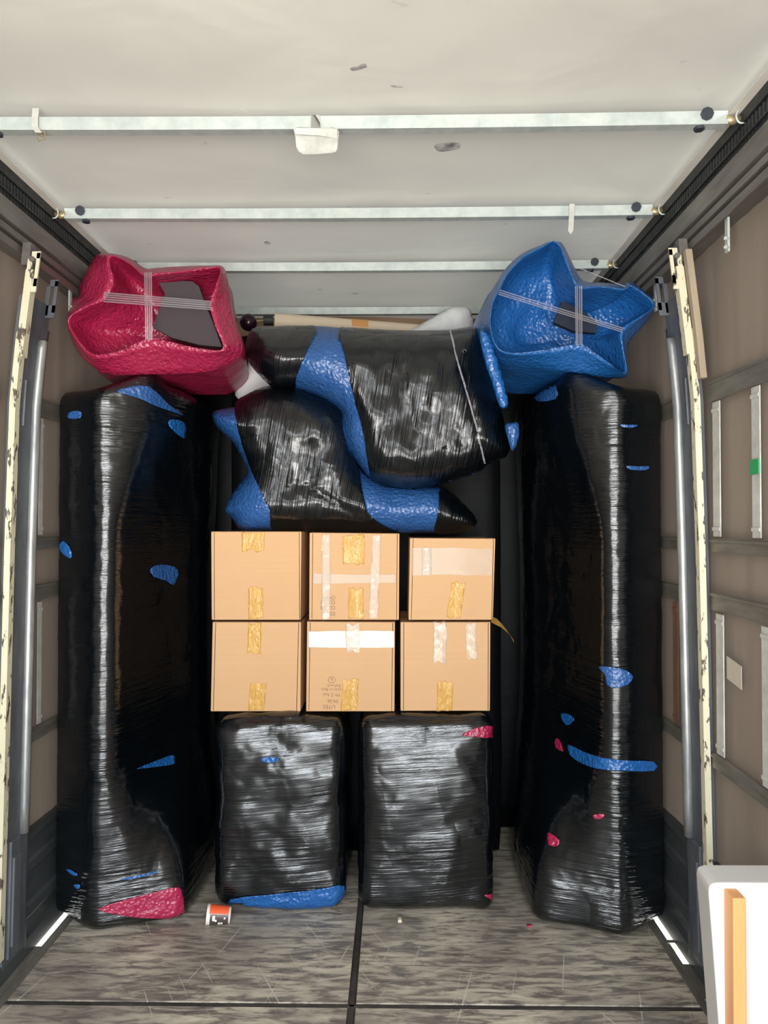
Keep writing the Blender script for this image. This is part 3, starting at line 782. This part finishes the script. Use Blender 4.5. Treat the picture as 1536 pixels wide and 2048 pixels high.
tapes = [('u1', 484, 1066, 529, 1102, 5, 0, 'amber'), ('u1', 497, 1176, 526, 1238, 4, 0, 'amber'),
         ('u2', 643, 1069, 661, 1238, 2, 0, 'clear'), ('u2', 738, 1070, 756, 1238, 2, 6, 'clear'), ('u2', 626, 1148, 792, 1167, 2, 0, 'clearflat'),
         ('u2', 686, 1070, 729, 1130, 5, 0, 'amber'), ('u2', 697, 1178, 727, 1238, 4, 0, 'amber'),
         ('u3', 823, 1096, 984, 1150, 2, 0, 'clearflat'), ('u3', 843, 1097, 862, 1150, 2, 0, 'clear'), ('u3', 893, 1164, 921, 1234, 4, 10, 'amber'),
         ('l1', 495, 1246, 521, 1306, 4, 2, 'amber'), ('l1', 496, 1366, 528, 1421, 3, 5, 'amber'),
         ('l2', 616, 1262, 788, 1295, 1, 0, 'painted_glare'), ('l2', 691, 1247, 720, 1303, 4, 0, 'clear'), ('l2', 682, 1358, 714, 1421, 3, 3, 'amber'),
         ('l3', 866, 1246, 893, 1326, 5, 0, 'clear'), ('l3', 934, 1246, 955, 1321, 4, -4, 'clear'), ('l3', 873, 1364, 904, 1420, 3, 2, 'amber')]
for i, (kx, x0, y0, x1, y1, jag, sk, mt) in enumerate(tapes):
    t, o, tree = cart[kx]
    conform('tape', rough_rect(x0, y0, x1, y1, jag, sk), tree, M[mt], t, off=0.0022 + 0.0006 * (i % 3), step=4, crumple=0.0 if mt in ('clearflat', 'painted_glare') else 0.004, thick=0.0006, dflt=3.3, seed=i * 3.1,
            label={'painted_glare': 'flat shiny clear tape', 'amber': 'crumpled amber parcel tape', 'clear': 'crinkled clear tape', 'clearflat': 'flat shiny clear tape'}[mt])
# handwriting, upside down as in the picture
def ink(text, px, py, size, kx):
    t, o, tree = cart[kx]
    cu = bpy.data.curves.new('writing', 'FONT'); cu.body = text; cu.size = size; cu.align_x = 'LEFT'; cu.offset = -0.0003
    ob = bpy.data.objects.new('writing_source', cu); COL.objects.link(ob)
    bpy.context.view_layer.update()
    me = bpy.data.meshes.new_from_object(ob.evaluated_get(bpy.context.evaluated_depsgraph_get()))
    bpy.data.objects.remove(ob); me.materials.clear(); me.materials.append(M['ink'])
    hit = tree.ray_cast(CAM, ray(px, py).normalized())[0]
    R3 = Matrix.Rotation(math.radians(90), 4, 'X') @ Matrix.Rotation(math.radians(180 + random.uniform(-2, 2)), 4, 'Z')
    me.transform(R3); me.transform(Matrix.Translation(hit + Vector((0, -0.0012, 0)) - wloc(t)))
    w = bpy.data.objects.new('handwriting', me); COL.objects.link(w); w.parent = t
    w['label'] = 'marker handwriting upside down'
for tx, px, py, sz in (('UTES', 671, 1410, .024), ('04.06', 677, 1399, .022), ('Mr.Z feel', 680, 1387, .020), ('xass m Bon', 683, 1377, .019), ('RefizotS', 682, 1369, .018)): ink(tx, px, py, sz, 'l2')
ink('6', 666, 1356, .020, 'l2')
t, o, tree = cart['l2']; h = tree.ray_cast(CAM, ray(663.5, 1359.5).normalized())[0]
bm = bmesh.new(); tube(bm, [h + Vector((.015 * math.cos(a), -.001, .013 * math.sin(a))) for a in [2 * math.pi * i / 20 for i in range(21)]], .0007, 4); obj('handwriting', bm, M['ink'], t)
for tx, px, py, sz in (('02.20', 671, 1224, .024), ('OZ 20', 671, 1212, .024), ('OZ 52', 671, 1201, .024), ('OWM', 671, 1192, .022)): ink(tx, px, py, sz, 'u2')
# dangling twist of amber tape
t = cart['u3'][0]
bm = bmesh.new()
pts = [P(984, 1239, 3.19), P(992, 1243, 3.17), P(1003, 1251, 3.16), P(1011, 1259, 3.15), P(1019, 1268, 3.15), P(1024, 1276, 3.15), P(1027, 1284, 3.15)]
L = []
for i, p in enumerate(pts):
    a = .5 + i * .55; w = (.012, .014, .010, .012, .014, .012, .006)[i]
    dv = Vector((math.cos(a) * .6, math.sin(a) * .5, .8)).normalized() * w
    L.append((bm.verts.new(p - dv), bm.verts.new(p + dv)))
for a, b in zip(L, L[1:]): bm.faces.new((a[0], a[1], b[1], b[0]))
bmesh.ops.solidify(bm, geom=bm.faces[:], thickness=.0008)
obj('tape_tail', bm, M['amber'], t, smooth=True)['label'] = 'twisted end of amber tape hanging free'

# ================================================================== DARK LOAD BEHIND
bm = puffy(-1.15, 1.15, 4.02, 4.46, 0.0, 2.50, r=0.04, n=16, amp=.005)
tag(obj('wrapped_load', bm, M['film_dark'], smooth=True), 'widest dark film-wrapped load, farthest back against the front bulkhead, mere slivers showing beside the sofas', 'wrapped load')
bm = puffy(-.685, .685, 3.72, 3.98, 0.0, 2.61, r=0.04, n=16, amp=.005)
lb = tag(obj('wrapped_load', bm, M['film_dark'], smooth=True), 'tall dark film-wrapped load in shadow directly behind the cartons and bundles', 'wrapped load')

# ================================================================== TWO BUNDLES ON TOP OF THE CARTONS
Z4 = lambda pts: [(400 + x * .4297, 560 + y * .4297) for x, y in pts]
low = Z4([(165, 575), (230, 525), (340, 492), (500, 515), (640, 590), (700, 680), (730, 850), (810, 925), (930, 955), (1110, 962), (1200, 1020), (1290, 1125), (1210, 1172), (1000, 1178), (700, 1172), (360, 1170), (200, 1168), (150, 1110), (115, 1060), (180, 950), (220, 890), (190, 820), (150, 750), (85, 690), (58, 640), (70, 608), (160, 590)])
g2 = empty('wrapped_bundle', P(680, 1062, 3.4), 'soft lumpy bundle in blue blanket and black film lying directly on the upper cartons', 'wrapped bundle', 'bundles above the cartons')
bm = pillow(low, 3.38, 0.20, R=75, Hb=.22, amp=.012, seed=5, creases=[(*Z4([(520, 760)])[0], *Z4([(500, 1000)])[0], 7, .010), (*Z4([(500, 960)])[0], *Z4([(760, 1110)])[0], 8, .012), (*Z4([(1120, 960)])[0], *Z4([(1100, 1170)])[0], 10, .010), (*Z4([(745, 880)])[0], *Z4([(790, 1080)])[0], 12, .014)])
g2o = obj('blanket', bm, M['blue'], g2, smooth=True)
tg = bvh_of(g2o)
fl1 = Z4([(162, 590), (225, 535), (340, 494), (500, 518), (640, 592), (662, 700), (690, 800), (735, 870), (750, 970), (780, 1080), (850, 1135), (905, 1174), (700, 1170), (360, 1168), (325, 1070), (270, 950), (230, 850), (190, 730)])
conform('film_wrap', catmull(fl1, 3), tg, M['film_v'], g2, off=.006, step=5, dflt=3.4, snap=3.36, label='black stretch film wound round the bundle')
conform('film_wrap', catmull(Z4([(1120, 966), (1200, 1022), (1285, 1125), (1210, 1168), (1095, 1174), (1108, 1080)]), 3), tg, M['film_v2'], g2, off=.006, step=5, dflt=3.4, snap=3.36, label='black stretch film over the right end')

upo = Z4([(215, 300), (250, 228), (340, 220), (540, 214), (650, 222), (850, 234), (1000, 238), (1155, 236), (1300, 230), (1345, 400), (1390, 580), (1442, 790), (1350, 850), (1270, 905), (1110, 950), (980, 972), (850, 952), (800, 930), (745, 870), (695, 790), (665, 690), (648, 605), (560, 545), (450, 505), (350, 500), (292, 455), (225, 370)])
g1 = empty('wrapped_bundle', P(760, 960, 3.34), 'large bulging bundle in black film and blue blanket, topmost of the two bundles', 'wrapped bundle', 'bundles above the cartons')
bm = pillow(upo, 3.34, 0.25, R=85, Hb=.2, amp=.012, seed=1, creases=[(*Z4([(535, 225)])[0], *Z4([(445, 480)])[0], 9, .012), (*Z4([(665, 230)])[0], *Z4([(790, 900)])[0], 9, .012), (*Z4([(1170, 235)])[0], *Z4([(1330, 860)])[0], 8, .012), (*Z4([(900, 240)])[0], *Z4([(1000, 700)])[0], 9, .008)])
g1o = obj('blanket', bm, M['blue'], g1, smooth=True)
tg = bvh_of(g1o)
conform('film_wrap', catmull(Z4([(217, 300), (250, 230), (340, 223), (535, 219), (505, 320), (450, 440), (440, 503), (350, 497), (292, 453), (227, 370)]), 3), tg, M['film_v2'], g1, off=.006, step=5, dflt=3.4, snap=3.36, label='black stretch film over the left end')
conform('film_wrap', catmull(Z4([(652, 226), (850, 237), (1000, 241), (1155, 239), (1298, 233), (1343, 400), (1388, 580), (1438, 788), (1350, 852), (1272, 908), (1110, 954), (980, 977), (850, 960), (805, 938), (790, 870), (760, 700), (712, 520), (680, 380)]), 3), tg, M['film_v'], g1, off=.006, step=5, dflt=3.4, snap=3.36, label='black stretch film wound round the bundle')
conform('film_band', Z4([(1160, 242), (1169, 242), (1204, 400), (1252, 560), (1304, 740), (1325, 850), (1316, 851), (1294, 740), (1243, 560), (1195, 400)]), tg, M['strand'], g1, off=.007, step=5, dflt=3.4, snap=3.36, label='rope-like gathered strand of film')
# blue blanket edge hanging right of the upper bundle
bm = pillow(Z4([(1300, 240), (1350, 260), (1400, 420), (1436, 575), (1396, 590), (1360, 480), (1325, 380)]), 3.02, .02, R=14, amp=.004, step=7)
obj('blanket_edge', bm, M['blue2'], g1, smooth=True)
bm = pillow(Z4([(1418, 675), (1450, 664), (1484, 668), (1482, 750), (1452, 795), (1430, 730)]), 3.16, .03, R=14, amp=.004, step=7)
obj('blanket_corner', bm, M['blue'], g1, smooth=True)

# things lying behind the bundles
t = empty('paper_roll', P(700, 655, 3.9), 'long cream rolled sheet with an orange tape band lying behind the wrapped bundles', 'roll')
a, b = P(549, 645, 3.77), P(850, 662, 3.90)
bm = bmesh.new(); cyl(bm, a, b, .048, 28, .032); obj('sheet', bm, M['cream_roll'], t, smooth=False)
bm = bmesh.new(); cyl(bm, a + (b - a) * .50, a + (b - a) * .61, .0415, 28, .0398); obj('tape_band', bm, M['otape'], t)
bm = pillow([(812, 668), (835, 652), (870, 632), (900, 615), (925, 614), (942, 622), (944, 668), (900, 672), (850, 672)], 3.80, .05, R=24, amp=.01, step=7)
tag(obj('white_cloth', bm, M['cloth'], smooth=True), 'crumpled white cloth behind the upper bundle, beside the blue bag', 'cloth')
bm = pillow([(505, 668), (560, 668), (575, 740), (565, 800), (500, 805), (470, 790), (480, 750), (498, 720)], 3.66, .04, R=20, amp=.01, step=7)
tag(obj('white_cloth', bm, M['cloth'], smooth=True), 'crumpled white cloth squeezed between the red bag and the bundles', 'cloth')
t = empty('curtain_pole', P(497, 660, 3.8), 'dark purple glossy ball end with a thin brass rod, beside the red bag', 'pole')
bm = bmesh.new(); bmesh.ops.create_uvsphere(bm, u_segments=20, v_segments=14, radius=.044); bmesh.ops.translate(bm, vec=P(497, 645, 3.74), verts=bm.verts[:]); obj('ball', bm, M['purple'], t, smooth=True)
bm = bmesh.new(); cyl(bm, P(508, 643, 3.74), P(527, 641, 3.74), .006, 10); obj('rod', bm, M['brass'], t)
bm = bmesh.new(); cyl(bm, P(527, 641, 3.74), P(546, 641, 3.75), .026, 14); obj('socket', bm, M['dark'], t)

# ================================================================== THE TWO OPEN BAGS
def slab(bm, t):
    r = bmesh.ops.extrude_face_region(bm, geom=bm.faces[:])
    for v in r['geom']:
        if isinstance(v, bmesh.types.BMVert): v.co.y += t
def bag(name, rim, outer, shift, backd, label, mat, ctr, drim=2.95, seed=0):
    t = empty(name, P(ctr[0], ctr[1] + 120, 3.3), label, 'bag')
    K = 5
    R_ = catmull(rim, K); O_ = catmull(outer, K)
    W3 = lambda pts, d: [P(x, y, d) for x, y in pts]
    def wob(ring, a, sd):
        return [p + Vector((noise.noise(p * 7 + Vector((sd, 0, 0))), noise.noise(p * 7 + Vector((0, sd, 5))), noise.noise(p * 7 + Vector((9, 0, sd))))) * a for p in ring]
    def lerp(A, B, u): return [a.lerp(b, u) for a, b in zip(A, B)]
    o0 = W3(O_, drim + .12); r0 = W3(R_, drim)
    sh = Vector((shift, backd, 0))
    back = [p + sh for p in o0]
    # keep the back inside the trailer and above what it rests on
    rings = []
    for u in (1, .85, .7, .55, .4, .25, .12): rings.append(wob(lerp(o0, back, u), .012, seed + u * 9))
    rings.append(wob(o0, .008, seed)); rings.append(wob(lerp(o0, r0, .5), .006, seed)); 
    rings.append(r0)
    c = P(ctr[0], ctr[1], drim)
    def inn(u, dd): return [q.lerp(Vector((c.x, q.y, c.z)), u) + Vector((0, dd, 0)) for q in r0]
    rings.append(inn(.015, .012)); rings.append(inn(.02, .05)); rings.append(wob(inn(.04, .13), .012, seed + 4)); rings.append(wob(inn(.16, .21), .03, seed + 5))
    rings.append(wob(inn(.42, .25), .035, seed + 6)); rings.append(wob(inn(.62, .29), .03, seed + 7)); rings.append(wob(inn(.82, .31), .02, seed + 8))
    bm = loft(rings, True, True)
    for v in bm.verts:
        if v.co.y > 3.12: v.co.z = max(v.co.z, 2.285)
        v.co.z = min(v.co.z, 2.82); v.co.x = max(-1.175, min(1.18, v.co.x)) if v.co.z > 2.6 else max(-1.225, min(1.225, v.co.x))
    bmesh.ops.subdivide_edges(bm, edges=bm.edges[:], cuts=1, use_grid_fill=True)
    o = obj('sack', bm, mat, t, smooth=True)
    return t, o
rim = [(222, 511), (255, 525), (290, 553), (312, 549), (370, 543), (412, 537), (440, 536), (432, 570), (421, 608), (430, 650), (446, 697), (400, 697), (345, 685), (300, 676), (265, 690), (235, 703), (185, 708), (155, 680), (136, 640), (170, 615), (208, 598), (226, 562), (218, 528)]
out = [(207, 506), (255, 514), (290, 536), (312, 536), (370, 534), (414, 532), (447, 534), (456, 575), (462, 610), (472, 650), (484, 705), (432, 738), (370, 746), (310, 750), (265, 752), (225, 748), (190, 735), (155, 702), (132, 640), (141, 612), (152, 588), (168, 553), (185, 520)]
bagr, bro = bag('open_sack', rim, out, -.09, .60, 'open-mouthed crimson padded sack with clear crossed tape, on top of the left wrapped sofa', M['magenta'], (300, 625), seed=2)
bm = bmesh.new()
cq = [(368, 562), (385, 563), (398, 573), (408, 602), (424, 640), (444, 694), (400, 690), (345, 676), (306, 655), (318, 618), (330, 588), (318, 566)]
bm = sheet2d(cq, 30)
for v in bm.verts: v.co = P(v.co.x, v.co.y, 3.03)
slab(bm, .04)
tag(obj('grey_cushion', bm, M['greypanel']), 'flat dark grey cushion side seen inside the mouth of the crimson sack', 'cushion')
rim = [(1113, 483), (1135, 530), (1157, 574), (1202, 574), (1250, 579), (1264, 572), (1309, 608), (1282, 632), (1244, 659), (1246, 698), (1252, 745), (1215, 723), (1186, 703), (1159, 688), (1099, 698), (1030, 706), (995, 694), (981, 649), (986, 605), (999, 580), (1014, 549), (1045, 516), (1082, 495)]
out = [(1114, 480), (1142, 518), (1165, 560), (1204, 565), (1246, 568), (1266, 568), (1314, 608), (1290, 650), (1262, 680), (1256, 712), (1254, 752), (1218, 755), (1185, 750), (1150, 744), (1095, 738), (1035, 728), (990, 712), (972, 652), (976, 604), (990, 573), (1006, 545), (1040, 510), (1080, 490)]
bagb, bbo = bag('open_sack', rim, out, -.03, .60, 'open-mouthed bright blue padded sack with clear crossed tape, on top of the right wrapped sofa', M['blue2'], (1120, 620), seed=11)
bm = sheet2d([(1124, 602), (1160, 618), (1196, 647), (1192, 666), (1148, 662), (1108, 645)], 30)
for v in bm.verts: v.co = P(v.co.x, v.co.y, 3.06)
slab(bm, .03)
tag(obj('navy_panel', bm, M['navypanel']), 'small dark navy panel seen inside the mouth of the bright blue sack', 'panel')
def strands(parent, a, b, w, n=5, d=2.94, lab='clear film stretched across the mouth'):
    bm = bmesh.new(); a = P(*a, d); b = P(*b, d); dv = (b - a).normalized(); up = dv.cross(Vector((0, 1, 0))).normalized()
    for i in range(n):
        o0 = (i / (n - 1) - .5) * w if n > 1 else 0
        q = [a + up * (o0 - w / n * .42), a + up * (o0 + w / n * .42), b + up * (o0 * .9 + w / n * .42), b + up * (o0 * .9 - w / n * .42)]
        y = random.uniform(-.003, .003)
        bm.faces.new([bm.verts.new(p + Vector((0, y, 0))) for p in q])
    bmesh.ops.solidify(bm, geom=bm.faces[:], thickness=.0006)
    o = obj('clear_tape', bm, M['strand'], parent); o['label'] = lab
strands(bagr, (207, 594), (423, 611), .034); strands(bagr, (296, 545), (298, 680), .026, 4)
strands(bagb, (998, 584), (1246, 660), .016, 3); strands(bagb, (1157, 572), (1158, 690), .024, 4); strands(bagb, (1150, 533), (1250, 574), .005, 1)

# ================================================================== SMALL THINGS
# paper cup lying on its side
c = P(437, 1806, 3.06)
t = empty('paper_cup', (c.x, c.y, 0), 'orange and brown paper cup lying on the floor before the left black package', 'cup')
ax = Vector((1, .12, -.0)).normalized()
rb, rt = .030, .038
a = Vector((c.x - .045, c.y, rt)); b = Vector((c.x + .047, c.y + .012, rb))
dirv = (b - a).normalized(); u = Vector((0, 0, 1)); u = (u - dirv * u.dot(dirv)).normalized(); w = dirv.cross(u)
def cupband(t0, t1, a0, a1, off, name, mat):
    bm = bmesh.new(); n = 20; L = []
    for i in range(n + 1):
        an = math.radians(a0 + (a1 - a0) * i / n)
        row = []
        for tt in (t0, t1):
            r = rt + (rb - rt) * tt + off
            row.append(bm.verts.new(a + dirv * (tt * (b - a).length) + (u * math.cos(an) + w * math.sin(an)) * r))
        L.append(row)
    for p, q in zip(L, L[1:]): bm.faces.new((p[0], p[1], q[1], q[0]))
    bmesh.ops.remove_doubles(bm, verts=bm.verts[:], dist=1e-6)
    if off == 0: bmesh.ops.solidify(bm, geom=bm.faces[:], thickness=.001)
    return obj(name, bm, mat, t, smooth=True)
sg = 1 if (w.y < 0) else -1     # side facing the doors
cupband(0, 1, 0, 360, 0, 'wall', M['cupwhite'])
cupband(.10, .93, -60, 60, .0022, 'print', M['cuporange'])['label'] = 'orange printed band'
cupband(.14, .93, sg * 62, sg * 200, .0022, 'print', M['cupbrown'])['label'] = 'dark brown printed band'
for (t0, t1, a0, a1) in ((.25, .36, 70, 100), (.36, .44, 92, 106), (.50, .60, 112, 138), (.62, .70, 112, 138), (.74, .81, 78, 90)): cupband(t0, t1, sg * a0, sg * a1, .003, 'emblem', M['cupwhite'])
bm = bmesh.new(); cyl(bm, a + dirv * .092, a + dirv * .094, rb, 24); obj('base', bm, M['cupwhite'], t)
bm = bmesh.new(); pts = [a + (u * math.cos(q) + w * math.sin(q)) * rt for q in [2 * math.pi * i / 32 for i in range(33)]]; tube(bm, pts, .0022, 6); obj('rim', bm, M['cupwhite'], t, smooth=True)
# bits on the floor
def fp(px, py):
    r = ray(px, py); k = -CAM.z / r.z; return CAM + r * k
c = fp(800, 1843); bm = bmesh.new(); box(bm, c.x - .009, c.x + .008, c.y - .012, c.y + .012, 0, .012, .003); tag(obj('foam_chip', bm, M['cream_roll']), 'tiny cream foam chip on the floor in front of the right package', 'scrap')
c = fp(1058, 1852); bm = bmesh.new(); box(bm, c.x - .010, c.x + .010, c.y - .014, c.y + .004, 0, .008, .003); tag(obj('plastic_scrap', bm, M['magenta']), 'tiny pink plastic scrap on the floor at the right sofa corner', 'scrap')

# white panel with orange wooden strip, lower right
t = empty('white_furniture_panel', (1.12, 2.06, 0), 'white furniture panel with an orange wooden strip, standing at the lower right curtain', 'furniture')
bm = bmesh.new(); xl = X(1412, 2.02)
pr = [(xl + .045, 0), (1.225, 0), (1.225, P(1500, 1766, 2.02).z), (xl + .02, P(1412, 1766, 2.02).z), (xl + .003, P(1412, 1768, 2.02).z - .004), (xl, P(1412, 1785, 2.02).z)]
A = [bm.verts.new((x, 2.02, z)) for x, z in pr]; B = [bm.verts.new((x + (.01 if x < 1.1 else 0), 2.13, z)) for x, z in pr]; n = len(pr)
for i in range(n): bm.faces.new((A[i], A[(i + 1) % n], B[(i + 1) % n], B[i]))
bm.faces.new(A); bm.faces.new(B); bmesh.ops.recalc_face_normals(bm, faces=bm.faces[:])
bmesh.ops.bevel(bm, geom=bm.edges[:], offset=.006, segments=3, affect='EDGES', profile=.5)
obj('panel', bm, M['white'], t)
bm = bmesh.new(); x0, x1 = X(1448, 2.0), X(1488, 1.96); box(bm, x0, x1, 1.965, 2.021, 0.02, P(1468, 1797, 1.965).z, .004); obj('wooden_strip', bm, M['orangewood'], t)['label'] = 'orange wooden strip'
